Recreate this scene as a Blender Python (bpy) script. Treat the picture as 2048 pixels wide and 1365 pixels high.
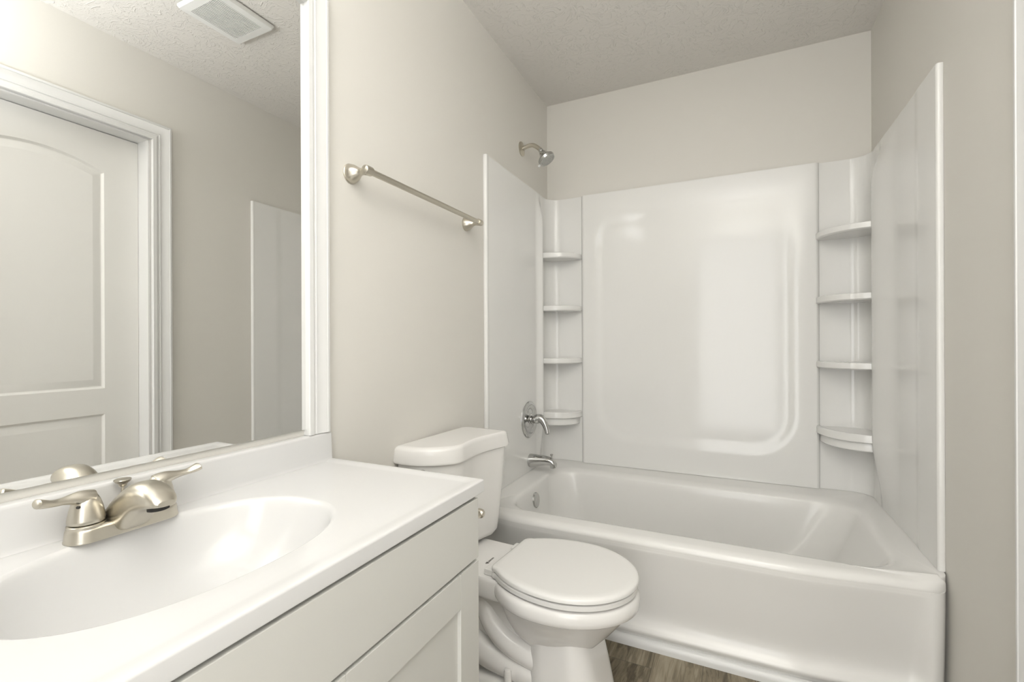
import bpy, bmesh, math, random
from mathutils import Vector, Matrix

for o in list(bpy.data.objects):
    bpy.data.objects.remove(o)
SC = bpy.context.scene
COL = SC.collection
W, H = 1.524, 2.44            # room width, ceiling height (metres)
YF = -3.05                    # wall behind the camera
R = math.radians

# ------------------------------------------------------------------ camera
yaw, pitch, roll, fpx = R(25.363), R(0.0123), R(-0.2374), 928.61
Fw = Vector((-math.sin(yaw), math.cos(yaw), 0)); Rt = Vector((math.cos(yaw), math.sin(yaw), 0)); Up = Vector((0, 0, 1))
F2 = Fw*math.cos(pitch) + Up*math.sin(pitch); U2 = Up*math.cos(pitch) - Fw*math.sin(pitch)
cR = Rt*math.cos(roll) + U2*math.sin(roll); cU = U2*math.cos(roll) - Rt*math.sin(roll)
cam = bpy.data.objects.new('camera', bpy.data.cameras.new('camera'))
COL.objects.link(cam)
cam.data.sensor_width = 36.0
cam.data.lens = fpx*36.0/2048
cam.data.clip_start = 0.02
M = Matrix.Identity(4)
for i in range(3):
    M[i][0] = cR[i]; M[i][1] = cU[i]; M[i][2] = -F2[i]; M[i][3] = (0.9666, -2.525, 1.0782)[i]
cam.matrix_world = M
SC.camera = cam

# ------------------------------------------------------------------ light and exposure
vs = SC.view_settings
vs.view_transform = 'Standard'; vs.look = 'None'; vs.gamma = 1.0; vs.use_curve_mapping = False
vs.exposure = 1.11
wd = bpy.data.worlds.new('world'); SC.world = wd; wd.use_nodes = True
wd.node_tree.nodes['Background'].inputs[0].default_value = (1, .98, .95, 1)
wd.node_tree.nodes['Background'].inputs[1].default_value = 0.3

def area(name, loc, target, size, power, color):
    l = bpy.data.lights.new(name, 'AREA'); l.size = size; l.energy = power; l.color = color; l.shape = 'DISK'
    o = bpy.data.objects.new(name, l); COL.objects.link(o); o.location = loc
    o.rotation_euler = (Vector(target) - Vector(loc)).to_track_quat('-Z', 'Y').to_euler()
    return o
area('bounced_flash', (1.05, -2.55, 1.75), (1.12, -2.72, 2.44), 0.22, 20.5, (0.955, 0.977, 1.0))
# unseen lamp added as soft frontal fill, shining through an added doorway
fill_lamp = area('added_front_fill', (1.02, -3.30, 1.05), (1.02, 0, 1.05), 0.8, 8.0, (0.985, 0.985, 0.98))
fill_lamp.data.shape = 'RECTANGLE'; fill_lamp.data.size = 0.78; fill_lamp.data.size_y = 1.95
VANITY_LAMP = 2.0

# ------------------------------------------------------------------ materials
def mat(name, color, rough=.5, metal=0.0, spec=.5, coat=0.0):
    m = bpy.data.materials.new(name); m.use_nodes = True
    b = m.node_tree.nodes['Principled BSDF']
    b.inputs['Base Color'].default_value = (*color, 1); b.inputs['Roughness'].default_value = rough
    b.inputs['Metallic'].default_value = metal; b.inputs['Specular IOR Level'].default_value = spec
    b.inputs['Coat Weight'].default_value = coat; b.inputs['Coat Roughness'].default_value = .05
    return m
def nd(m, t, **kw):
    n = m.node_tree.nodes.new(t)
    for k, v in kw.items():
        if k in n.inputs: n.inputs[k].default_value = v
        else: setattr(n, k, v)
    return n
def lk(m, a, ao, b, bi): m.node_tree.links.new(a.outputs[ao], b.inputs[bi])
def bump(m, hnode, hout, strength, dist):
    b = nd(m, 'ShaderNodeBump', Strength=strength, Distance=dist)
    lk(m, hnode, hout, b, 'Height'); lk(m, b, 'Normal', m.node_tree.nodes['Principled BSDF'], 'Normal')
def noise_bump(m, scale, strength, dist, detail=3, stretch=None):
    tc = nd(m, 'ShaderNodeTexCoord'); n = nd(m, 'ShaderNodeTexNoise', Scale=scale, Detail=detail)
    if stretch:
        mp = nd(m, 'ShaderNodeMapping'); mp.inputs['Scale'].default_value = stretch
        lk(m, tc, 'Object', mp, 'Vector'); lk(m, mp, 'Vector', n, 'Vector')
    else: lk(m, tc, 'Object', n, 'Vector')
    bump(m, n, 'Fac', strength, dist)

M_wall = mat('wall_paint', (.712, .690, .642), .55); noise_bump(M_wall, 260, .05, .001)
M_ceil = mat('ceiling_texture', (.745, .72, .68), .7)
M_trim = mat('white_trim_paint', (.73, .728, .715), .30)
M_door = mat('white_door_paint', (.80, .79, .76), .35)
M_acr = mat('white_acrylic', (.80, .793, .77), .10, spec=.45); noise_bump(M_acr, 5, .06, .004, 1)
M_tub = mat('white_tub_enamel', (.79, .78, .755), .16, spec=.45); noise_bump(M_tub, 6, .05, .003, 1)
M_por = mat('white_porcelain', (.80, .785, .76), .10, spec=.5)
M_seat = mat('white_seat_plastic', (.78, .77, .745), .22, spec=.4)
M_marb = mat('white_cultured_marble', (.665, .662, .655), .14, spec=.5)
M_cab = mat('pale_grey_cabinet_paint', (.60, .595, .56), .38)
M_dark = mat('dark_gap', (.03, .028, .025), .8)
M_nick = mat('brushed_nickel', (.60, .565, .49), .30, 1.0); noise_bump(M_nick, 60, .05, .0006, 2, (1, 1, 14))
M_chr = mat('polished_chrome', (.55, .55, .54), .06, 1.0)
M_face = mat('spray_face_grey', (.45, .45, .43), .35, .3)
M_mir = mat('mirror_silver', (.865, .868, .855), .0, 1.0)
M_glass = mat('mirror_glass_edge', (.35, .42, .38), .1)
M_pl = mat('white_vent_plastic', (.80, .80, .78), .4)
M_ink = mat('dark_print', (.06, .05, .045), .5)
M_lamp = mat('lit_opal_glass', (.9, .88, .84), .3)
_b = M_lamp.node_tree.nodes['Principled BSDF']
_b.inputs['Emission Color'].default_value = (.955, .975, 1, 1); _b.inputs['Emission Strength'].default_value = VANITY_LAMP

def ceiling_nodes(m):
    """stomped drywall texture: short raised strokes in drifting directions"""
    tc = nd(m, 'ShaderNodeTexCoord')
    w = nd(m, 'ShaderNodeTexNoise', Scale=9, Detail=1.5); lk(m, tc, 'Object', w, 'Vector')
    w2 = nd(m, 'ShaderNodeVectorMath', operation='SCALE'); lk(m, w, 'Color', w2, 0); w2.inputs['Scale'].default_value = .16
    ad = nd(m, 'ShaderNodeVectorMath', operation='ADD'); lk(m, tc, 'Object', ad, 0); lk(m, w2, 0, ad, 1)
    hs = []
    for sc in ((42, 150, 1), (140, 46, 1)):
        mp = nd(m, 'ShaderNodeMapping'); mp.inputs['Scale'].default_value = sc; lk(m, ad, 0, mp, 'Vector')
        n = nd(m, 'ShaderNodeTexNoise', Scale=1.0, Detail=2, Roughness=.5, Distortion=.6); lk(m, mp, 'Vector', n, 'Vector')
        r = nd(m, 'ShaderNodeMapRange', interpolation_type='SMOOTHSTEP'); lk(m, n, 'Fac', r, 'Value')
        r.inputs['From Min'].default_value = .58; r.inputs['From Max'].default_value = .72
        hs.append(r)
    sm = nd(m, 'ShaderNodeMath', operation='MAXIMUM'); lk(m, hs[0], 0, sm, 0); lk(m, hs[1], 0, sm, 1)
    n3 = nd(m, 'ShaderNodeTexNoise', Scale=120, Detail=2); lk(m, tc, 'Object', n3, 'Vector')
    m3 = nd(m, 'ShaderNodeMath', operation='MULTIPLY_ADD'); lk(m, n3, 'Fac', m3, 0); m3.inputs[1].default_value = .35; lk(m, sm, 0, m3, 2)
    bump(m, m3, 0, .55, .0028)
ceiling_nodes(M_ceil)

def floor_material():
    m = mat('grey_brown_plank_vinyl', (.3, .25, .18), .42)
    P = m.node_tree.nodes['Principled BSDF']
    tc = nd(m, 'ShaderNodeTexCoord'); sx = nd(m, 'ShaderNodeSeparateXYZ'); lk(m, tc, 'Object', sx, 'Vector')
    def M2(op, a, b=None, c=None):
        n = nd(m, 'ShaderNodeMath', operation=op)
        for i, q in enumerate((a, b, c)):
            if q is None: continue
            if isinstance(q, (int, float)): n.inputs[i].default_value = q
            else: m.node_tree.links.new(q, n.inputs[i])
        return n.outputs[0]
    u = M2('DIVIDE', M2('SUBTRACT', sx.outputs['X'], .111), .153)
    ix = M2('FLOOR', u); fx = M2('FRACT', u)
    wn = nd(m, 'ShaderNodeTexWhiteNoise', noise_dimensions='1D'); m.node_tree.links.new(ix, wn.inputs['W'])
    v = M2('DIVIDE', M2('ADD', sx.outputs['Y'], M2('MULTIPLY', wn.outputs['Value'], 1.2)), 1.22)
    iy = M2('FLOOR', v); fy = M2('FRACT', v)
    wn2 = nd(m, 'ShaderNodeTexWhiteNoise', noise_dimensions='2D')
    cv = nd(m, 'ShaderNodeCombineXYZ'); m.node_tree.links.new(ix, cv.inputs[0]); m.node_tree.links.new(iy, cv.inputs[1]); lk(m, cv, 0, wn2, 'Vector')
    # grain coordinates: long along y, each plank shifted
    g = nd(m, 'ShaderNodeCombineXYZ')
    m.node_tree.links.new(M2('MULTIPLY_ADD', ix, 3.7, sx.outputs['X']), g.inputs[0])
    m.node_tree.links.new(M2('MULTIPLY', sx.outputs['Y'], .13), g.inputs[1])
    m.node_tree.links.new(M2('MULTIPLY', wn2.outputs['Value'], 9.0), g.inputs[2])
    n1 = nd(m, 'ShaderNodeTexNoise', Scale=13, Detail=5, Roughness=.62, Distortion=1.6); lk(m, g, 0, n1, 'Vector')
    n2 = nd(m, 'ShaderNodeTexNoise', Scale=75, Detail=4, Roughness=.6, Distortion=.4); lk(m, g, 0, n2, 'Vector')
    rings = M2('SINE', M2('MULTIPLY', n1.outputs['Fac'], 46.0))
    f = M2('ADD', M2('MULTIPLY', n1.outputs['Fac'], 1.1), M2('ADD', M2('MULTIPLY', rings, .075), M2('MULTIPLY', n2.outputs['Fac'], .55)))
    f = M2('ADD', f, M2('MULTIPLY', wn2.outputs['Value'], .16))
    cr = nd(m, 'ShaderNodeValToRGB'); m.node_tree.links.new(M2('MULTIPLY', f, .6), cr.inputs[0])
    e = cr.color_ramp.elements
    e[0].position = .30; e[0].color = (.030, .022, .012, 1)
    e[1].position = .74; e[1].color = (.36, .31, .225, 1)
    k = e.new(.44); k.color = (.110, .086, .050, 1)
    k = e.new(.57); k.color = (.225, .187, .125, 1)
    ed = M2('MINIMUM', M2('MULTIPLY', M2('MINIMUM', fx, M2('SUBTRACT', 1, fx)), .153), M2('MULTIPLY', M2('MINIMUM', fy, M2('SUBTRACT', 1, fy)), 1.22))
    seam = nd(m, 'ShaderNodeMapRange'); m.node_tree.links.new(ed, seam.inputs['Value']); seam.inputs['From Max'].default_value = .0016
    mx = nd(m, 'ShaderNodeMix', data_type='RGBA'); lk(m, seam, 0, mx, 0)
    mx.inputs[6].default_value = (.07, .055, .035, 1); lk(m, cr, 0, mx, 7); m.node_tree.links.new(mx.outputs[2], P.inputs['Base Color'])
    bump(m, seam, 0, .4, .001)
    return m
M_floor = floor_material()

# ------------------------------------------------------------------ mesh helpers
ROOT = {}
def obj(name, bm, m, parent=None, ang=32, local=False, mats=None):
    if parent is not None and not local:
        r = parent
        while r.parent: r = r.parent
        bmesh.ops.translate(bm, vec=-Vector(r.location), verts=bm.verts)
    bmesh.ops.remove_doubles(bm, verts=bm.verts, dist=1e-6)
    bmesh.ops.recalc_face_normals(bm, faces=bm.faces)
    lim = R(ang)
    for e in bm.edges:
        e.smooth = not (len(e.link_faces) == 2 and e.calc_face_angle(0) > lim)
    for f in bm.faces: f.smooth = True
    me = bpy.data.meshes.new(name); bm.to_mesh(me); bm.free()
    for q in (mats or [m]): me.materials.append(q)
    o = bpy.data.objects.new(name, me); COL.objects.link(o)
    wn = o.modifiers.new('weighted_normals', 'WEIGHTED_NORMAL'); wn.keep_sharp = True; wn.weight = 60
    if parent is not None: o.parent = parent
    return o
def thing(name, label, cat, loc, rotz=0, group=None):
    o = bpy.data.objects.new(name, None); COL.objects.link(o); o.empty_display_size = .05
    o.location = loc; o.rotation_euler = (0, 0, rotz); o['label'] = label; o['category'] = cat
    if group: o['group'] = group
    return o
def struct(name, bm, m, label=None, parent=None, **k):
    o = obj(name, bm, m, parent, **k)
    if parent is None:
        o['kind'] = 'structure'
        if label: o['label'] = label
    return o
def bx(bm, x0, x1, y0, y1, z0, z1, bev=0, seg=2):
    r = bmesh.ops.create_cube(bm, size=1)
    vs_ = r['verts']
    bmesh.ops.scale(bm, vec=(x1-x0, y1-y0, z1-z0), verts=vs_)
    bmesh.ops.translate(bm, vec=((x0+x1)/2, (y0+y1)/2, (z0+z1)/2), verts=vs_)
    if bev:
        es = list({e for v in vs_ for e in v.link_edges})
        bmesh.ops.bevel(bm, geom=es, offset=bev, segments=seg, profile=.5, affect='EDGES')
    return bm
def box(*a, **k): return bx(bmesh.new(), *a, **k)
def loft(bm, rings, cap0=True, cap1=True, closed=True):
    vr = [[bm.verts.new(p) for p in r] for r in rings]
    n = len(vr[0])
    for a, b in zip(vr, vr[1:]):
        for i in range(n if closed else n-1):
            j = (i+1) % n
            bm.faces.new((a[i], a[j], b[j], b[i]))
    if cap0: bm.faces.new(list(reversed(vr[0])))
    if cap1: bm.faces.new(vr[-1])
    return bm
def frame(d):
    d = Vector(d).normalized()
    a = Vector((0, 0, 1)) if abs(d.z) < .9 else Vector((1, 0, 0))
    u = d.cross(a).normalized(); return u, d.cross(u).normalized()
def lathe(bm, base, axis, prof, n=32, cap=True):
    """prof: list of (distance along axis, radius)"""
    base = Vector(base); ax = Vector(axis).normalized(); u, v = frame(ax)
    rings = [[base + ax*h + (u*math.cos(2*math.pi*i/n) + v*math.sin(2*math.pi*i/n))*max(r, 1e-5) for i in range(n)] for h, r in prof]
    return loft(bm, rings, cap, cap)
def tube(bm, pts, rad, n=16, flat=None, side=None):
    """sweep; rad: number or list; flat: list of factors squashing along 'side'-perpendicular"""
    pts = [Vector(p) for p in pts]
    k = len(pts); rad = [rad]*k if isinstance(rad, (int, float)) else rad
    flat = flat or [1]*k
    rings = []; up = None
    for i, p in enumerate(pts):
        d = (pts[min(i+1, k-1)] - pts[max(i-1, 0)]).normalized()
        if up is None: u, v = (frame(d) if side is None else (Vector(side), None))
        u = (u - d*u.dot(d)).normalized(); v = d.cross(u); up = 1
        rings.append([p + u*math.cos(2*math.pi*j/n)*rad[i] + v*math.sin(2*math.pi*j/n)*rad[i]*flat[i] for j in range(n)])
    return loft(bm, rings)
def spline(pts, per=8):
    """Catmull-Rom through tuples of any length"""
    out = []; P = [pts[0]] + list(pts) + [pts[-1]]
    for i in range(1, len(P)-2):
        for k in range(per):
            t = k/per
            out.append(tuple(.5*((2*b) + (c-a)*t + (2*a-5*b+4*c-d)*t*t + (-a+3*b-3*c+d)*t**3) for a, b, c, d in zip(P[i-1], P[i], P[i+1], P[i+2])))
    out.append(tuple(pts[-1])); return out
def rrect(x0, x1, y0, y1, r, z, k=8, ns=10):
    """rounded rectangle ring, fixed point count: 4*(k+1+ns)"""
    out = []
    cs = [(x1-r, y1-r, 0), (x0+r, y1-r, 90), (x0+r, y0+r, 180), (x1-r, y0+r, 270)]
    for q, (cx, cy, a0) in enumerate(cs):
        for i in range(k+1):
            a = R(a0 + 90*i/k); out.append((cx + r*math.cos(a), cy + r*math.sin(a), z))
        nx, ny, na = cs[(q+1) % 4]
        p = out[-1]; e = (nx + r*math.cos(R(na)), ny + r*math.sin(R(na)))
        for i in range(1, ns+1):
            t = i/(ns+1); out.append((p[0]+(e[0]-p[0])*t, p[1]+(e[1]-p[1])*t, z))
    return out
def smooth(a, b, x):
    t = min(1, max(0, (x-a)/(b-a))); return t*t*(3-2*t)
def grid(bm, nu, nv, fn, flip=False):
    vv = [[bm.verts.new(fn(i/(nu-1), j/(nv-1))) for j in range(nv)] for i in range(nu)]
    for i in range(nu-1):
        for j in range(nv-1):
            bm.faces.new((vv[i][j], vv[i+1][j], vv[i+1][j+1], vv[i][j+1]))
    return vv

# ================================================================== ROOM
T = .115
struct('floor', box(-T, W+T+.3, YF-T, T, -.08, 0), M_floor, 'grey brown wood plank floor')
struct('ceiling', box(-T, W+T+.3, YF-T, T, H, H+.08), M_ceil, 'white textured ceiling')
struct('wall_left', box(-T, 0, YF-T, T, 0, H), M_wall, 'pale greige painted wall with towel bar and mirror')
struct('wall_back', box(0, W, 0, T, 0, H), M_wall, 'pale greige painted wall above the tub surround')
b = box(0, .60, YF-T, YF, 0, H); bx(b, 1.44, W, YF-T, YF, 0, H); bx(b, .60, 1.44, YF-T, YF, 2.04, H)  # doorway gap added to let the frontal fill light in
struct('wall_front', b, M_wall, 'pale greige painted wall behind the viewer')
D0, D1, DZ = -2.005, -1.283, 2.032           # door opening
b = box(W, W+T, D1, T, 0, H); bx(b, W, W+T, YF-T, D0, 0, H); bx(b, W, W+T, D0, D1, DZ, H)
struct('wall_right', b, M_wall, 'pale greige painted wall at the right with the door')
struct('baseboard_left', bx(box(0, .012, -1.62, -.88, 0, .085, bev=.003), 0, .012, YF, -2.60, 0, .085, bev=.003), M_trim, 'white baseboard behind the toilet')
struct('baseboard_right', bx(box(W-.012, W, -1.19, -.88, 0, .085, bev=.003), W-.012, W, YF, -2.13, 0, .085, bev=.003), M_trim, 'white baseboard beside the door')

# casing profile: (distance out from the inner edge, thickness)
CAS = [(0, 0), (0, .0125), (.0015, .0145), (.013, .0145), (.016, .0125), (.019, .0105), (.0225, .0105), (.0235, .0128), (.0262, .0128),
       (.0275, .0110), (.036, .0118), (.044, .0138), (.051, .0165), (.0535, .0168), (.0545, .0185), (.059, .0185), (.0615, .0175), (.0635, .013), (.064, 0)]
def casing(plane_x, sgn, y0, y1, z0, z1, scale=1.0, prof=CAS):
    """mitred casing round an opening (y0..y1, up to z1) on a wall x = plane_x, growing in sgn*x"""
    bm = bmesh.new()
    corners = [((y0, z0), (-1, 0)), ((y0, z1), (-1, 1)), ((y1, z1), (1, 1)), ((y1, z0), (1, 0))]
    loft(bm, [[(plane_x + sgn*t*scale, c[0] + d[0]*w*scale, c[1] + d[1]*w*scale) for w, t in prof] for c, d in corners])
    return bm

# ------------------------------------------------------------------ door 1 (seen in the mirror)
door = bpy.data.objects.new('door_1', None); COL.objects.link(door); door.location = (W+.08, (D0+D1)/2, 0)
door['kind'] = 'structure'; door['label'] = 'white two panel arch top door'
def door_leaf():
    bm = bmesh.new(); xf = W+.08; y0, y1, z0, z1 = D0+.004, D1-.004, .012, 2.026
    yc = (y0+y1)/2
    def outline(pl, d):
        a, c, zb, zt, rise = pl
        a += d; c -= d; zb += d; pts = [(a, zb), (c, zb)]
        if rise == 0:
            return [(a, zb), (c, zb), (c, zt-d), (a, zt-d)]
        hw = (pl[1]-pl[0])/2; Rr = (hw*hw + rise*rise)/(2*rise); cz = zt + rise - Rr; Rr -= d
        mid = (pl[0]+pl[1])/2; h2 = c-mid; n = 28
        a0 = math.asin(h2/Rr)
        return pts + [(mid + Rr*math.sin(a0 - 2*a0*i/n), cz + Rr*math.cos(a0 - 2*a0*i/n)) for i in range(n+1)]
    panels = [(yc-.225, yc+.225, .873, 1.845, .052), (yc-.225, yc+.225, .20, .758, 0)]
    edges = []
    def loop(pts, x):
        vs_ = [bm.verts.new((x, y, z)) for y, z in pts]
        return vs_
    outer = loop([(y0, z0), (y1, z0), (y1, z1), (y0, z1)], xf)
    fe = [bm.edges.new((outer[i], outer[(i+1) % 4])) for i in range(4)]
    for pl in panels:
        prev = None
        for d, h in ((0, 0), (.002, .0015), (.006, .0055), (.010, .0075), (.014, .0075), (.017, .0065), (.040, .0015), (.043, .001)):
            vs_ = loop(outline(pl, d), xf+h)
            if prev is None:
                fe += [bm.edges.new((vs_[i], vs_[(i+1) % len(vs_)])) for i in range(len(vs_))]
            else:
                for i in range(len(vs_)):
                    j = (i+1) % len(vs_); bm.faces.new((prev[i], prev[j], vs_[j], vs_[i]))
            prev = vs_
        bm.faces.new(prev)
    bmesh.ops.triangle_fill(bm, edges=fe, use_beauty=True)
    back = loop([(y0, z0), (y1, z0), (y1, z1), (y0, z1)], xf+.035)
    bm.faces.new(list(reversed(back)))
    for i in range(4): bm.faces.new((outer[i], back[i], back[(i+1) % 4], outer[(i+1) % 4]))
    return bm
obj('door_leaf', door_leaf(), M_door, door, ang=20)
obj('casing', casing(W, -1, D0-.009, D1+.009, 0, DZ+.005, 1.3), M_trim, door, ang=25)
b = box(W-.001, W+T, D1-.001, D1+.0, 0, DZ)
b = bmesh.new(); bx(b, W-.002, W+T, D1-.003, D1+.006, 0, DZ); bx(b, W-.002, W+T, D0-.006, D0+.003, 0, DZ); bx(b, W-.002, W+T, D0, D1, DZ-.003, DZ+.004)
obj('jamb', b, M_trim, door)
kb = lathe(bmesh.new(), (W+.08, D0+.07, .93), (-1, 0, 0), [(0, .032), (.006, .032), (.009, .013), (.03, .011), (.038, .022), (.05, .027), (.06, .024), (.066, .012), (.067, 0)])
obj('door_knob', kb, M_nick, door)

# ------------------------------------------------------------------ quarter round along the tub
b = bmesh.new()
pr_ = [(-.846, 0), (-.868, 0), (-.868, .012), (-.866, .020), (-.862, .026), (-.856, .030), (-.849, .031), (-.846, .030)]
loft(b, [[(x, y, z) for y, z in pr_] for x in (.002, W-.002)])
struct('trim_1', b, M_trim, 'white quarter round along the tub foot')

# ================================================================== BATHTUB
tub = thing('bathtub', 'white alcove bathtub with smooth recessed apron', 'bathtub', (W/2, -.43, 0))
AX0, AX1 = .003, W-.003
def front(x):
    """plan line of the tub front: straight, easing back and turning in at both ends"""
    y = -.870 + .040*smooth(1.10, 1.50, x) + .018*smooth(.25, .03, x)
    for e, q in ((W-.003, x), (W-.003, W-x)):
        d = e - q
        if d < .045: y += (.045 - math.sqrt(max(0, .045**2 - (.045-d)**2)))*1.35
    return y
def basin():
    bm = bmesh.new(); k = dict(k=9, ns=14)
    def orr(ins, z):
        rg = []
        for x, y, z_ in rrect(AX0+min(ins, .02), AX1-min(ins, .02), -.870, -.002-min(ins, .02), .004, z, k=9, ns=60):
            k_ = smooth(-.85, -.775, y)
            y = max(y, front(x) + ins)
            if z_ > .36: z_ += (.3865-z_)*k_
            rg.append((x, y, z_))
        return rg
    k = dict(k=9, ns=60)
    rings = [orr(.014, .343), orr(.004, .353), orr(.0003, .3592), orr(.002, .367), orr(.007, .376), orr(.015, .3825), orr(.030, .3865),
             rrect(.078, 1.452, -.800, -.115, .12, .388, **k), rrect(.090, 1.437, -.789, -.128, .125, .387, **k),
             rrect(.098, 1.426, -.779, -.138, .13, .381, **k), rrect(.104, 1.418, -.772, -.145, .13, .370, **k),
             rrect(.109, 1.404, -.765, -.152, .13, .345, **k), rrect(.128, 1.340, -.745, -.172, .14, .22, **k),
             rrect(.155, 1.255, -.730, -.19, .145, .115, **k), rrect(.19, 1.200, -.710, -.21, .14, .080, **k), rrect(.28, 1.13, -.66, -.26, .12, .066, **k),
             rrect(.40, 1.0, -.55, -.37, .08, .062, **k)]
    # deck edge rises a little against the walls
    out = []
    for i, rg in enumerate(rings):
        if 3 <= i <= 7:
            rg = [(x, y, z + .016*max(smooth(-.18, -.05, y), smooth(.09, .025, x)*smooth(-.85, -.775, y), smooth(1.43, 1.49, x)*smooth(-.85, -.775, y))) for x, y, z in rg]
        out.append(rg)
    return loft(bm, out, cap0=False)
obj('basin', basin(), M_tub, tub, ang=50)
def apron():
    bm = bmesh.new()
    prof = spline([(.3588, .0004), (.350, .0006), (.335, .002), (.28, .013), (.20, .026), (.13, .036), (.098, .037), (.078, .031), (.064, .019), (.056, .013), (.047, .014), (.030, .024), (.002, .024)], 6)
    def f(u, v):
        x = AX0 + u*(AX1-AX0)
        q = v*(len(prof)-1); i = min(int(q), len(prof)-2); t = q-i
        z = prof[i][0]+(prof[i+1][0]-prof[i][0])*t; ins = prof[i][1]+(prof[i+1][1]-prof[i][1])*t
        # the hollow dies out towards the ends, with rounded lower corners
        r = .06; x0, x1 = .035, W-.042
        e = min(x-x0, x1-x) - max(0, r-(z-.05))**2/(2*r)
        m = smooth(0, .045, e)
        return (x, front(x) + ins*m + .012*(1-m)*smooth(.33, .05, z), z)
    vv = grid(bm, 200, 80, f)
    n = len(vv)
    bt = [bm.verts.new((c[0].co.x, -.74, .360)) for c in vv]; bb = [bm.verts.new((c[-1].co.x, -.74, .002)) for c in vv]
    for i in range(n-1):
        bm.faces.new((vv[i][0], vv[i+1][0], bt[i+1], bt[i])); bm.faces.new((vv[i][-1], vv[i+1][-1], bb[i+1], bb[i])); bm.faces.new((bt[i], bt[i+1], bb[i+1], bb[i]))
    for i in (0, n-1): bm.faces.new(list(vv[i]) + [bb[i], bt[i]])
    return bm
obj('apron', apron(), M_tub, tub, ang=60)
ov = lathe(bmesh.new(), (.1125, -.468, .316), (1, 0, .14), [(-.004, .036), (.004, .036), (.008, .033), (.0095, .026), (.0095, .010), (.0085, .004), (.0085, 0)])
obj('overflow_plate', ov, M_chr, tub)
dr = lathe(bmesh.new(), (.33, -.46, .062), (0, 0, 1), [(0, .035), (.004, .034), (.005, .026), (.003, .022), (.003, 0)])
obj('drain', dr, M_chr, tub)

# ================================================================== TUB SURROUND
SZ0, SZ1 = .4032, 1.883
sur = thing('tub_surround', 'glossy white three wall tub surround with corner shelves', 'tub surround', (W/2, -.38, SZ0))
SXL, SXR = .209, 1.327
def plan(side):
    """plan curve from the front flange along the side wall into the corner and to the seam: straight (top, foot) and bulged (middle); returned for the left side"""
    bx_, by_ = ((.042, -.175) if side == 'L' else (.050, -.215))
    wall = .014
    straight = []; bulged = []
    n = 64
    for i in range(n+1):                      # side wall part: y from -.762 to the crest
        y = -.762 + (by_+.762)*i/n
        wl = wall + (.003*smooth(-.575, -.625, y) if side == 'R' else 0)
        straight.append((wl, y))
        bulged.append((wl + (bx_-wall)*smooth(-.214 if side == 'L' else -.42, by_, y)**1.2, y))
    k1 = len(straight)
    # crest over into the niche
    for t, (dx, dy) in enumerate(((-.004, .010), (-.014, .019), (-.026, .026), (bx_*-1+.012, .034))):
        bulged.append((max(bx_+dx, .010), by_+dy))
    ym = by_+.034
    for i in range(4): straight.append((wall, by_ + (ym-by_)*(i+1)/4))
    # niche: wall to corner arc to back
    r = .075
    for i in range(5): bulged.append((.010, ym + (-.012-r-ym)*(i+1)/5)); straight.append((wall-.002*(i/4), ym + (-.012-r-ym)*(i+1)/5))
    for i in range(1, 11):
        a = R(180 - 90*i/10); p = (.010+r+r*math.cos(a), -.012-r+r*math.sin(a)); bulged.append(p)
        r2 = r; straight.append((.012+r2+r2*math.cos(a) if i < 10 else p[0], p[1]))
    for i in range(1, 7):
        x = .010+r + (SXL-.010-r)*i/6; bulged.append((x, -.012-.004*smooth(.6, 1, i/6))); straight.append((x, -.012-.004*smooth(.6, 1, i/6)))
    return straight, bulged, k1
NZ = 44
def zat(j): return SZ0 + (SZ1-SZ0)*(j/(NZ-1))
def side_meshes(side):
    st, bu, k1 = plan(side)
    def w(z): return smooth(SZ0-.02, SZ0+.28, z)*(1-smooth(SZ1-.17, SZ1-.005, z))
    fl = (lambda x: x) if side == 'L' else (lambda x: W-x)
    def P(i, j):
        z = zat(j); t = w(z); a, c = st[i], bu[i]
        return (fl(a[0]+(c[0]-a[0])*t), a[1]+(c[1]-a[1])*t, z)
    def shell(i0, i1, wallpts):
        bm = bmesh.new()
        rings = []
        for j in range(NZ):
            ring = [P(i, j) for i in range(i0, i1)]
            rings.append(ring + [(fl(x), y, zat(j)) for x, y in wallpts])
        return loft(bm, rings)
    panel = shell(0, k1+2, [(.002, st[k1+1][1]), (.0006, -.40), (.0006, -.762)])
    corner = shell(k1+1, len(st), [(SXL, -.002), (.002, -.002), (.002, st[k1+1][1])])
    return panel, corner
def flange(side):
    fl = (lambda x: x) if side == 'L' else (lambda x: W-x)
    bm = bmesh.new()
    pts = [(.0004, -.750), (.0004, -.770), (.004, -.773), (.012, -.773), (.0165, -.770), (.018, -.764), (.0165, -.757), (.014, -.750)]
    loft(bm, [[(fl(x), y, z) for x, y in pts] for z in (SZ0, SZ1)])
    return bm
def shelf_mesh(side, zt, th, kx, ky, rim=0):
    """quarter-round shelf filling the corner"""
    fl = (lambda x: x) if side == 'L' else (lambda x: W-x)
    bm = bmesh.new(); n = 20
    x0, y0 = .008, -.009
    # front edge from (kx, back wall) bulging out to (x0, -ky)
    fr = []
    for i in range(n+1):
        a = R(90*i/n); fr.append((x0 + (kx-x0)*math.cos(a)**.88, y0 - (ky+y0)*math.sin(a)**.88))
    def ring(z, ins):
        return [(fl(x0+(x-x0)*(1-ins)), y0+(y-y0)*(1-ins), z) for x, y in fr] + [(fl(x0), y0, z)]
    rs = [ring(zt-th, .05), ring(zt-th+.002, .02), ring(zt-th+.006, 0), ring(zt-.005, 0), ring(zt-.0015, .008), ring(zt, .03), ring(zt, .075), ring(zt-.003, .095)]
    return loft(bm, rs)
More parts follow.
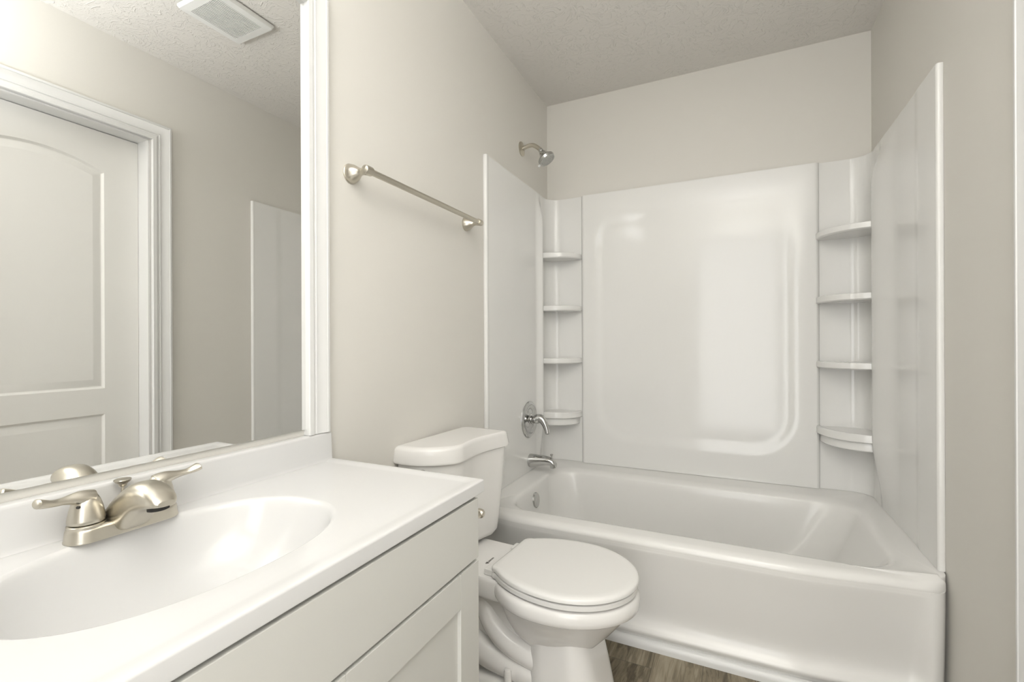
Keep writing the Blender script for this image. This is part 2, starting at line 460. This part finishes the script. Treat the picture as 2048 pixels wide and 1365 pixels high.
for side, nm in (('L', 'left'), ('R', 'right')):
    pm, cm = side_meshes(side)
    p = obj('side_panel', pm, M_acr, sur, ang=55)
    obj('front_flange', flange(side), M_acr, p, ang=50)
    c = obj('corner_column', cm, M_acr, sur, ang=55)
    kx, ky = (.212, .165) if side == 'L' else (.214, .212)
    for zt in (1.560, 1.271, .983):
        obj('corner_shelf', shelf_mesh(side, zt, .030, kx, ky), M_acr, c, ang=40)
    bm = shelf_mesh(side, .690, .036, kx, ky+.004)
    tm = shelf_mesh(side, .656, .040, kx-.016, ky-.012)
    tmp = bpy.data.meshes.new('t'); tm.to_mesh(tmp); tm.free(); bm.from_mesh(tmp); bpy.data.meshes.remove(tmp)
    obj('soap_tray', bm, M_acr, c, ang=40)
def back_panel():
    bm = bmesh.new()
    def f(u, v):
        x = SXL+.001 + u*(SXR-SXL-.002); z = SZ0 + v*(SZ1-SZ0)
        cx0, cx1, cz0, cz1 = .290, 1.235, .535, 1.755
        r = .19 if z < 1.0 else .10
        qx = max(cx0+r-x, 0, x-(cx1-r)); qz = max(cz0+r-z, 0, z-(cz1-r))
        zb = cz0 + .05*((x-.76)/.47)**2
        d = r - math.hypot(qx, qz) if (qx > 0 or qz > 0) else min(x-cx0, cx1-x, z-cz0, cz1-z)
        y = -.030 + .0072*smooth(-.010, .050, d)*(1-.65*smooth(1.45, 1.72, z))
        e = min(u, 1-u)*(SXR-SXL); y += .012*(1-smooth(0, .010, e))
        return (x, y, z)
    vv = grid(bm, 150, 150, f)
    n = len(vv)
    tb = [bm.verts.new((c[-1].co.x, -.002, SZ1)) for c in vv]
    for i in range(n-1): bm.faces.new((vv[i][-1], vv[i+1][-1], tb[i+1], tb[i]))
    for c in (vv[0], vv[-1]):
        bk = [bm.verts.new((v.co.x, -.002, v.co.z)) for v in c]
        for j in range(n-1): bm.faces.new((c[j], c[j+1], bk[j+1], bk[j]))
    return bm
obj('back_panel', back_panel(), M_acr, sur, ang=60)

# ================================================================== SHOWER, VALVE, SPOUT
sh = thing('wall_shower', 'brushed metal shower head on bent arm above surround', 'shower head', (0, -.363, 2.058))
obj('wall_flange', lathe(bmesh.new(), (0, -.363, 2.058), (1, 0, 0), [(0, .036), (.003, .036), (.007, .028), (.010, .014), (.010, .010)]), M_nick, sh)
pa = spline([(.004, -.363, 2.058), (.035, -.363, 2.066), (.062, -.363, 2.066), (.084, -.363, 2.053), (.106, -.363, 2.033)], 8)
obj('arm', tube(bmesh.new(), pa, .0105, 18), M_nick, sh)
hd = thing  # alias not used
ax = Vector((.54, 0, -.84)).normalized(); hb = Vector((.102, -.363, 2.037))
h = obj('head', lathe(bmesh.new(), hb, ax, [(0, .0115), (.010, .0125), (.013, .0105), (.017, .014), (.022, .017), (.030, .019), (.042, .028), (.052, .039), (.058, .0435), (.0585, .0425), (.0600, .0425), (.0605, .0435), (.072, .0405)], 40), M_chr, sh)
def spray():
    bm = bmesh.new(); lathe(bm, hb+ax*.0712, ax, [(0, .0395), (.0022, .037), (.0022, 0)], 40)
    u, v = frame(ax)
    for rr, n in ((.008, 6), (.018, 12), (.028, 18), (.034, 22)):
        for i in range(n):
            a = 2*math.pi*i/n; lathe(bm, hb+ax*.073+(u*math.cos(a)+v*math.sin(a))*rr, ax, [(0, .0018), (.0025, .0012)], 6)
    return bm
obj('spray_face', spray(), M_face, h)
lv = hb+ax*.066 + Vector((-.84, 0, -.54))*.0415
obj('spray_lever', tube(bmesh.new(), [lv, lv+Vector((-.84, 0, -.54))*.006, lv+Vector((-.84, 0, -.54))*.012], [.004, .0055, .005], 12), M_trim, h)

va = thing('shower_valve', 'round chrome tub valve plate with lever handle', 'faucet valve', (.014, -.315, .672))
obj('escutcheon', lathe(bmesh.new(), (.0145, -.315, .672), (1, 0, 0), [(0, .094), (.004, .094), (.008, .090), (.010, .082), (.010, .075), (.006, .068), (.004, .055), (.007, .040), (.010, .030), (.010, 0)], 56), M_chr, va)
obj('stem', lathe(bmesh.new(), (.020, -.315, .672), (1, 0, 0), [(0, .026), (.006, .026), (.008, .021), (.016, .021), (.017, .0185), (.045, .0185)], 32), M_chr, va)
ph = spline([(.056, -.315, .675), (.075, -.315, .681), (.093, -.317, .670), (.108, -.320, .648), (.117, -.323, .624), (.121, -.325, .604)], 7)
rh = [.0240 - (.0240-.0120)*smooth(0, 1.0, i/(len(ph)-1)) for i in range(len(ph))]; rh[-1] = .007; rh[-2] = .0108
obj('lever_handle', tube(bmesh.new(), ph, rh, 20), M_chr, va)

sp = thing('tub_spout', 'chrome tub spout with diverter knob over the bath rim', 'tub spout', (.014, -.304, .458))
rings = []
for x, zc, hh, hw in ((.0145, .458, .034, .034), (.024, .458, .0345, .0345), (.05, .4605, .031, .031), (.08, .4635, .027, .027), (.108, .465, .0235, .024), (.128, .463, .0215, .0225), (.142, .459, .019, .0205), (.152, .453, .0165, .018), (.158, .447, .012, .014)):
    rings.append([(x, -.304+hw*math.cos(2*math.pi*i/28), zc + hh*math.sin(2*math.pi*i/28)) for i in range(28)])
b = loft(bmesh.new(), rings)
lathe(b, (.141, -.304, .452), (.12, 0, -1), [(0, .0165), (.014, .0165), (.020, .0155), (.0205, .012), (.014, .010)], 24)
obj('spout_body', b, M_chr, sp, ang=40)
obj('diverter_knob', lathe(bmesh.new(), (.134, -.304, .480), (0, 0, 1), [(0, .0035), (.012, .0035), (.014, .006), (.020, .0078), (.0215, .0065), (.0215, 0)], 20), M_chr, sp)

# ================================================================== TOWEL BAR
tb = thing('towel_bar', 'brushed nickel towel bar on the wall above toilet', 'towel bar', (0, -1.23, 1.548))
TZ = 1.549
prof = [(0, .0275), (.003, .0278), (.0045, .0262), (.006, .0262), (.010, .0255), (.018, .0225), (.026, .0175), (.034, .0122), (.041, .0098), (.047, .0095), (.053, .0112), (.058, .0125)]
for y, q in ((-1.541, -1), (-.917, 1)):
    bm = lathe(bmesh.new(), (0, y, TZ), (1, 0, 0), prof, 36)
    lathe(bm, (.064, y-q*.014, TZ), (0, q, 0), [(0, .0118), (.003, .0128), (.022, .0128), (.0265, .0118), (.029, .008), (.0295, 0)], 28)
    obj('post', bm, M_nick, tb)
obj('bar', lathe(bmesh.new(), (.064, -1.535, TZ), (0, 1, 0), [(0, .0088), (.612, .0088)], 24), M_nick, tb)

# ================================================================== TOILET (local: x out from the wall, y across)
TY = -1.158
to = thing('toilet', 'white two piece toilet with closed lid beside the tub', 'toilet', (0, TY, 0), R(-3.6))
def egg(xb, xf, hw, z, n=56, pw=2.0, back=.45, flatb=0):
    """egg-shaped ring: widest at 'back' of the length, rounder at the front"""
    out = []; xm = xb + (xf-xb)*back
    for i in range(n):
        a = 2*math.pi*i/n; c, s = math.cos(a), math.sin(a)
        e = 2/pw
        x = xm + (xf-xm if c >= 0 else xm-xb)*abs(c)**e*(1 if c >= 0 else -1)
        y = hw*abs(s)**e*(1 if s >= 0 else -1)
        out.append((x, y, z))
    return out
def dring(xb, xf, hw, z, hb=.10, r=.02, n=40):
    """seat outline: straight short back edge, curved sides and round front"""
    out = []; xm = xb + (xf-xb)*.50
    for i in range(n+1):
        a = R(-90 + 180*i/n); out.append((xm + (xf-xm)*math.cos(a), hw*math.sin(a), z))
    m = 14; xe = xm - (xm-xb)/math.sqrt(1-(hb/hw)**2)
    side = lambda t: hw*math.sqrt(max(0, 1-((xm-(xm+(xb+r-xm)*t))/(xm-xe))**2))
    for i in range(1, m+1):                       # side back to the hinge corner
        t = i/m; out.append((xm + (xb+r-xm)*t, side(t), z))
    y1 = out[-1][1]
    for i in range(1, 6):
        a = R(90*i/5); out.append((xb+r-r*math.sin(a), y1-r+r*math.cos(a), z))
    for i in range(1, 8): out.append((xb, (y1-r)*(1-2*i/8), z))
    for i in range(5, 0, -1):
        a = R(90*i/5); out.append((xb+r-r*math.sin(a), -(y1-r+r*math.cos(a)), z))
    for i in range(m, 0, -1): out.append((xm + (xb+r-xm)*i/m, -side(i/m), z))
    return out
def bowl():
    bm = bmesh.new()
    loft(bm, [egg(.40, .56, .04, .14), egg(.36, .585, .075, .168), egg(.335, .615, .100, .200), egg(.315, .652, .126, .240), egg(.303, .684, .148, .280), egg(.297, .702, .161, .306), egg(.296, .708, .166, .3145),
              egg(.287, .721, .179, .3165), egg(.284, .7275, .1835, .321), egg(.282, .730, .186, .333), egg(.283, .729, .185, .348), egg(.286, .724, .181, .357), egg(.292, .715, .173, .362), egg(.32, .67, .14, .364)])
    # rear deck
    k = dict(k=6, ns=3)
    loft(bm, [rrect(.045, .40, -.118, .118, .03, z, **k) for z in (.300,)] + [rrect(.040, .42, -.124, .124, .03, z, **k) for z in (.310, .355)] + [rrect(.046, .42, -.118, .118, .03, .364, **k)])
    return bm
def base():
    bm = bmesh.new(); k = dict(k=8, ns=4)
    # front pedestal column
    def sec(z, x0, x1, hw, r): return rrect(x0, x1, -hw, hw, r, z, **k)
    loft(bm, [sec(0, .416, .650, .118, .07), sec(.012, .416, .648, .118, .07), sec(.06, .418, .638, .115, .066), sec(.12, .421, .625, .112, .062), sec(.17, .424, .612, .109, .058), sec(.20, .426, .603, .107, .055), sec(.235, .43, .59, .10, .05)])
    # low foot under the trap
    loft(bm, [sec(0, .10, .55, .118, .05), sec(.035, .10, .55, .116, .05), sec(.05, .11, .55, .108, .05), sec(.058, .13, .54, .085, .04)])
    # core behind the bowl
    loft(bm, [sec(.05, .16, .48, .062, .04), sec(.15, .15, .44, .066, .04), sec(.26, .12, .42, .085, .05), sec(.31, .08, .40, .105, .05)])
    # trapway rolls on both flanks
    for q in (-1, 1):
        p1 = spline([(.250, q*.058, .315), (.268, q*.066, .258), (.305, q*.072, .200), (.365, q*.074, .160), (.47, q*.064, .130)], 8)
        tube(bm, p1, [.035]*len(p1), 20)
        p2 = spline([(.10, q*.056, .30), (.135, q*.064, .215), (.20, q*.070, .145), (.29, q*.070, .105), (.46, q*.056, .085)], 8)
        tube(bm, p2, [.043]*len(p2), 20)
    return bm
obj('bowl', bowl(), M_por, to, ang=50, local=True)
bs = obj('base', base(), M_por, to, ang=45, local=True)
for q in (-1, 1):
    obj('bolt_cap', lathe(bmesh.new(), (.372, q*.112, .045), (0, 0, 1), [(0, .0125), (.055, .0115), (.062, .009), (.064, 0)], 20), M_por, bs, local=True)
obj('seat', loft(bmesh.new(), [dring(.318, .717, .172, .3665), dring(.313, .7235, .1785, .369), dring(.313, .7235, .1785, .380), dring(.318, .718, .173, .3845)]), M_seat, to, ang=40, local=True)
obj('lid', loft(bmesh.new(), [dring(.322, .718, .173, .3870), dring(.314, .7265, .1815, .3885), dring(.314, .7265, .1815, .396), dring(.3165, .7235, .1785, .4005), dring(.323, .716, .171, .4035), dring(.335, .703, .158, .4045)]), M_seat, to, ang=40, local=True)
for q in (-1, 1): obj('hinge', box(.285, .345, q*.083-.022, q*.083+.022, .3645, .3835, bev=.004), M_seat, to, local=True)
def tankring(z, hw, dep, x0=.012, cor=.075):
    """near (negative y) corner strongly rounded, front slightly hollow"""
    keys = [(x0, -hw+.012), (x0+.010, -hw+.001), (x0+.05, -hw), (x0+.085, -hw*.97), (x0+dep*.66, -hw*.84), (x0+dep*.86, -hw*.64), (x0+dep*.925, -hw*.46),
            (x0+dep*.90, -hw*.25), (x0+dep*.865, hw*.025), (x0+dep*.875, hw*.30), (x0+dep*.93, hw*.63), (x0+dep*.975, hw*.83), (x0+dep*.955, hw*.95), (x0+dep*.85, hw), (x0+.05, hw), (x0+.010, hw-.001), (x0, hw-.012)]
    return [(x, y, z) for x, y in spline(keys, 6)]
TKB = .376
obj('tank', loft(bmesh.new(), [tankring(TKB, .135, .150), tankring(TKB+.004, .152, .163), tankring(TKB+.02, .166, .172), tankring(TKB+.06, .172, .176), tankring(.55, .182, .185), tankring(.694, .192, .192)]), M_por, to, ang=50, local=True)
obj('tank_lid', loft(bmesh.new(), [tankring(.693, .197, .197), tankring(.6945, .205, .205, .008), tankring(.702, .2075, .208, .006), tankring(.722, .204, .205, .006), tankring(.735, .202, .203, .006), tankring(.742, .198, .199, .008), tankring(.7465, .190, .190, .012), tankring(.748, .176, .175, .02)]), M_por, to, ang=50, local=True)
lvm = lathe(bmesh.new(), (.115, -.183, .668), (0, -1, 0), [(0, .014), (.006, .014), (.010, .010), (.016, .009)], 20)
tube(lvm, spline([(.115, -.201, .668), (.135, -.203, .664), (.165, -.200, .655), (.185, -.196, .648)], 5), .006, 12)
obj('flush_lever', lvm, M_chr, to, local=True)
def mark():
    bm = bmesh.new(); z = .3650
    def pl(pts):
        vs_ = [bm.verts.new((x, y, z)) for x, y in pts]; vt = [bm.verts.new((x, y, z+.0004)) for x, y in pts]
        bm.faces.new(vt); n = len(vs_)
        for i in range(n): bm.faces.new((vs_[i], vs_[(i+1) % n], vt[(i+1) % n], vt[i]))
    X, Y = .2545, -.036
    pl([(X-.003, Y-.006), (X+.006, Y+.001), (X-.004, Y+.005)])
    random.seed(4)
    y = Y+.009
    for i in range(8):
        w = random.choice((.0030, .0024, .0034)); h_ = .0052
        pl([(X-.0024, y), (X-.0024, y+.0010), (X-.0024+h_, y+.0010), (X-.0024+h_, y)])
        if i % 3 != 1: pl([(X-.0024, y), (X-.0024, y+w), (X-.0024+.0010, y+w), (X-.0024+.0010, y)])
        if i % 2 == 0: pl([(X-.0024+h_-.001, y), (X-.0024+h_-.001, y+w), (X-.0024+h_, y+w), (X-.0024+h_, y)])
        y += w+.0013
    return bm
mk = obj('printed_mark', mark(), M_ink, to, local=True); mk['label'] = 'small dark printed maker mark'

# ================================================================== VANITY
VY0, VY1 = -2.562, -1.649
vc = thing('vanity_cabinet', 'pale grey shaker vanity cabinet under the white countertop', 'cabinet', (.235, (VY0+VY1)/2, 0))
b = box(.004, .450, VY0, VY0+.016, .10, .7465); bx(b, .004, .450, VY1-.016, VY1, .10, .7465)
bx(b, .004, .012, VY0+.016, VY1-.016, .10, .7465); bx(b, .012, .450, VY0+.016, VY1-.016, .10, .116)
for z0_, z1_ in ((.116, .15), (.585, .625), (.728, .7465)): bx(b, .432, .450, VY0+.016, VY1-.016, z0_, z1_)
bx(b, .004, .385, VY0+.002, VY1-.002, .0, .0995)
obj('carcass', b, M_cab, vc)
obj('drawer_front', box(.4515, .470, VY0+.003, VY1-.001, .613, .740, bev=.0015), M_cab, vc)
def shaker(y0, y1, z0, z1, s=.073):
    bm = bmesh.new(); x0, x1, bv = .4515, .470, .0012
    bx(bm, x0, x1, y0, y0+s, z0, z1, bev=bv); bx(bm, x0, x1, y1-s, y1, z0, z1, bev=bv)
    bx(bm, x0, x1, y0+s+.0003, y1-s-.0003, z1-.070, z1, bev=bv); bx(bm, x0, x1, y0+s+.0003, y1-s-.0003, z0, z0+.070, bev=bv)
    bx(bm, x0+.002, x1-.0085, y0+s-.004, y1-s+.004, z0+.066, z1-.066)
    return bm
ym = (VY0+VY1)/2
obj('cabinet_door', shaker(ym+.0015, VY1-.001, .112, .606), M_cab, vc)
obj('cabinet_door', shaker(VY0+.003, ym-.0015, .112, .606), M_cab, vc)

vt = thing('sink_countertop', 'glossy white vanity top with integral oval sink', 'countertop', (.235, -2.10, .747))
CX0, CX1, CY0, CY1, CZ = .003, .4715, -2.582, -1.628, .772
BXc, BYc, BA, BB = .222, -2.100, .158, .222
def top_mesh():
    bm = bmesh.new()
    angs = [2*math.pi*i/120 for i in range(120)]
    cors = [math.atan2(y-BYc, x-BXc) % (2*math.pi) for x in (CX0, CX1) for y in (CY0, CY1)]
    angs = sorted(set(angs + cors))
    def hit(a, ins):
        c, s = math.cos(a), math.sin(a); t = 1e9
        if c > 1e-9: t = min(t, (CX1-BXc)/c)
        if c < -1e-9: t = min(t, (CX0-BXc)/c)
        if s > 1e-9: t = min(t, (CY1-BYc)/s)
        if s < -1e-9: t = min(t, (CY0-BYc)/s)
        x, y = BXc+t*c, BYc+t*s
        # inset towards the inner rectangle
        x = min(x, CX1-ins); y = max(min(y, CY1-ins), CY0+ins)
        return x, y
    def ell(a, f):
        c, s = math.cos(a), math.sin(a); e = 2.25
        r = 1/((abs(c)/BA)**e + (abs(s)/BB)**e)**(1/e)
        return BXc+r*c*f, BYc+r*s*f
    rings = []
    DEP = .135
    for f, dz in ((.06, 1.0), (.2, .99), (.4, .955), (.58, .87), (.72, .735), (.82, .58), (.89, .41), (.935, .27), (.965, .16), (.985, .085), (1.0, .042), (1.02, .014), (1.045, .002)):
        rings.append([(*ell(a, f), CZ-DEP*dz) for a in angs])
    for t in (.35, .7):
        rg = []
        for a in angs:
            p = ell(a, 1.045); q = hit(a, .03); rg.append((p[0]+(q[0]-p[0])*t, p[1]+(q[1]-p[1])*t, CZ))
        rings.append(rg)
    for ins, z in ((.034, CZ), (.026, CZ+.0008), (.018, CZ+.0022), (.010, CZ+.0030), (.004, CZ+.0030), (.0018, CZ+.0025), (.0004, CZ+.0010), (0, CZ-.001), (0, .7485), (.001, .747)):
        rings.append([(*hit(a, ins), z) for a in angs])
    rings.append([(*ell(a, 1.10), .747) for a in angs])
    for f, dz in ((1.08, .05), (1.05, .16), (.98, .50), (.86, .75), (.70, .93), (.45, 1.06), (.15, 1.08)):
        rings.append([(*ell(a, f), CZ-DEP*dz-.008) for a in angs])
    loft(bm, rings, cap0=True, cap1=True)
    return bm
obj('slab', top_mesh(), M_marb, vt, ang=50)
bsb = bmesh.new()
bp = [(.0015, .7722), (.0265, .7722), (.0245, .7745), (.0232, .780), (.0225, .790), (.021, .838), (.0195, .8425), (.016, .8445), (.0015, .8445)]
loft(bsb, [[(x, y, z) for x, z in bp] for y in (CY0, CY0+.002, CY1-.006)] + [[(max(.0015, x-.003), CY1-.0015, z-.0015*(z > .84)) for x, z in bp]])
obj('backsplash', bsb, M_marb, vt, ang=40)
obj('sink_drain', lathe(bmesh.new(), (BXc, BYc, CZ-.1345), (0, 0, 1), [(0, .022), (.003, .021), (.004, .016), (.002, .014), (.006, .010), (.006, 0)]), M_nick, vt)

# ------------------------------------------------------------------ sink faucet
FY, FX, FZ = -2.104, .0545, .7722
fa = thing('sink_faucet', 'brushed nickel two handle faucet on the vanity top', 'faucet', (FX, FY, FZ))
k = dict(k=10, ns=8)
def frr(ins, z, hl=.0775, hw=.0265): return rrect(FX-hw+ins, FX+hw-ins, FY-hl+ins, FY+hl-ins, hw-ins-.0005, z, **k)
b = loft(bmesh.new(), [frr(-.0008, FZ), frr(-.0008, FZ+.002), frr(0, FZ+.004), frr(.0012, FZ+.016), frr(.0025, FZ+.020), frr(.006, FZ+.0225), frr(.012, FZ+.023)])
for q in (-1, 1): lathe(b, (FX, FY+q*.051, FZ+.020), (0, 0, 1), [(0, .0242), (.004, .0240), (.0055, .0225), (.0060, .020)], 32)
obj('faucet_base', b, M_nick, fa, ang=40)
def spout():
    bm = bmesh.new(); n = 36
    secs = [(.030, .774, .788, .024), (.036, .774, .799, .028), (.046, .774, .812, .0285), (.060, .774, .8275, .028), (.076, .7745, .8405, .027), (.090, .780, .8490, .0258), (.104, .795, .8545, .0248), (.118, .8075, .8570, .024),
            (.132, .8145, .8565, .0232), (.146, .8185, .8530, .0222), (.158, .8210, .8470, .0205), (.168, .8230, .8395, .0175), (.1745, .8245, .8325, .0115)]
    secs = spline(secs, 4); rings = []
    for x, z0, z1, hw in secs:
        zc, hh = (z0+z1)/2, (z1-z0)/2; rg = []
        for i in range(n):
            a = 2*math.pi*i/n; c, s = math.cos(a), math.sin(a); e = .78
            # flatter below, domed above
            yy = hw*abs(c)**(e if s > 0 else .55)*(1 if c > 0 else -1); zz = zc + hh*abs(s)**(e if s > 0 else .6)*(1 if s > 0 else -1)
            rg.append((x, FY+yy, zz))
        rings.append(rg)
    return loft(bm, rings)
obj('spout', spout(), M_nick, fa, ang=50)
obj('aerator', lathe(bmesh.new(), (.150, FY, .8217), (.10, 0, -1), [(0, .0145), (.006, .0145), (.007, .012), (.004, .010)], 24), M_dark, fa)
def handle(q):
    bm = bmesh.new(); cy = FY+q*.051
    lathe(bm, (FX, cy, FZ+.0265), (0, 0, 1), [(0, .0215), (.0015, .0232), (.006, .0232), (.014, .0220), (.024, .0200), (.034, .0170), (.042, .0130), (.0465, .008), (.048, 0)], 36)
    p = spline([(FX, cy-q*.004, FZ+.060), (FX+.002, cy+q*.012, FZ+.0665), (FX+.006, cy+q*.030, FZ+.0685), (FX+.008, cy+q*.043, FZ+.0695), (FX+.010, cy+q*.054, FZ+.0725), (FX+.011, cy+q*.063, FZ+.0755)], 6)
    m_ = len(p)
    rad = [.0155 - .0070*smooth(0, .45, i/(m_-1)) + .0032*smooth(.55, .9, i/(m_-1)) for i in range(m_)]; rad[-1] = .0055; rad[-2] = .0090
    fl = [1 - .42*smooth(.0, .5, i/(m_-1)) for i in range(m_)]
    tube(bm, p, rad, 20, flat=fl, side=(1, 0, 0))
    return bm
for q in (-1, 1):
    hh = obj('handle', handle(q), M_nick, fa, ang=50)
    obj('gap_ring', lathe(bmesh.new(), (FX, FY+q*.051, FZ+.0235), (0, 0, 1), [(0, .0205), (.0032, .0205)], 32), M_dark, hh)
obj('set_screw', lathe(bmesh.new(), (FX+.012, FY-.0645, FZ+.055), (.55, -.8, .25), [(0, .0022), (.0036, .0022)], 12), M_dark, fa)
obj('pop_up_rod', lathe(bmesh.new(), (.0345, FY+.006, FZ+.0165), (0, 0, 1), [(0, .0024), (.046, .0024), (.0475, .0055), (.051, .0060), (.0545, .0105), (.0575, .0122), (.0590, .0118), (.0598, 0)], 24), M_nick, fa)

# ================================================================== MIRROR
MY0, MY1, MZ0, MZ1 = -2.555, -1.6985, .8600, 1.935
mi = thing('wall_mirror', 'large white framed mirror above the vanity', 'mirror', (0, (MY0+MY1)/2, MZ0))
def mir():
    bm = box(.001, .0062, MY0, MY1, MZ0, MZ1)
    bm.faces.ensure_lookup_table(); bm.normal_update()
    for f in bm.faces: f.material_index = 0 if f.normal.x > .9 else 1
    return bm
obj('mirror_glass', mir(), None, mi, mats=[M_mir, M_glass])
MC = [(w, t+.0065 if t > 0 else 0) for w, t in CAS]
obj('mirror_frame', casing(0, 1, MY0+.006, MY1-.002, .8455, MZ1-.010, 1.0, [(w, t) for w, t in MC]), M_trim, mi, ang=25)

# ================================================================== TOILET PAPER HOLDER (end seen past the cabinet)
th_ = thing('toilet_paper_holder', 'brushed nickel paper holder knob on the vanity side', 'paper holder', (.43, VY1, .683))
obj('post', lathe(bmesh.new(), (.438, VY1, .683), (.08, 1, 0), [(0, .017), (.003, .017), (.005, .012), (.016, .008), (.040, .0075), (.047, .0085)], 24), M_nick, th_)
obj('end_cap', lathe(bmesh.new(), (.4405, VY1+.055, .683), (1, 0, 0), [(-.013, 0), (-.0125, .006), (-.009, .0095), (0, .0108), (.007, .0100), (.0115, .0065), (.0125, 0)], 24), M_nick, th_)

# ================================================================== EXHAUST VENT
VX0, VX1, VV0, VV1 = .818, 1.056, -1.418, -1.154
ve = thing('exhaust_fan', 'white bathroom exhaust fan grille on the textured ceiling', 'vent', ((VX0+VX1)/2, (VV0+VV1)/2, H))
def vframe():
    bm = bmesh.new(); k = dict(k=5, ns=3); ci = .036
    o = [rrect(VX0, VX1, VV0, VV1, .010, H-.004, **k), rrect(VX0, VX1, VV0, VV1, .010, H-.010, **k), rrect(VX0+.006, VX1-.006, VV0+.006, VV1-.006, .010, H-.0185, **k),
         rrect(VX0+ci, VX1-ci, VV0+ci, VV1-ci, .004, H-.020, **k), rrect(VX0+ci, VX1-ci, VV0+ci, VV1-ci, .004, H-.010, **k)]
    return loft(bm, o, cap0=True, cap1=True)
obj('vent_cover', vframe(), M_pl, ve, ang=40)
def slats():
    bm = bmesh.new(); ci = .0365; n = 18; w = (VX1-VX0-2*ci)/n
    for i in range(n):
        x = VX0+ci+w*i; bx(bm, x+w*.2, x+w*.8, VV0+ci, VV1-ci, H-.0198, H-.0140)
    return bm
g = obj('grille', slats(), M_pl, ve)
obj('dark_backing', box(VX0+.037, VX1-.037, VV0+.037, VV1-.037, H-.0115, H-.0102), M_dark, g)

# ================================================================== VANITY LIGHT (above the mirror, out of the picture)
vl = thing('vanity_light', 'three globe nickel vanity light above the mirror', 'light fixture', (0, -2.10, 2.13))
obj('back_plate', box(0, .022, -2.40, -1.80, 2.085, 2.175, bev=.006), M_nick, vl)
for y in (-2.31, -2.10, -1.89):
    obj('arm', tube(bmesh.new(), spline([(.02, y, 2.13), (.07, y, 2.135), (.105, y, 2.125), (.115, y, 2.10)], 5), .008, 12), M_nick, vl)
    obj('shade', lathe(bmesh.new(), (.115, y, 2.105), (0, 0, -1), [(0, .02), (.01, .034), (.03, .048), (.06, .056), (.09, .054), (.115, .042), (.128, .022), (.131, 0)], 28), M_lamp, vl)
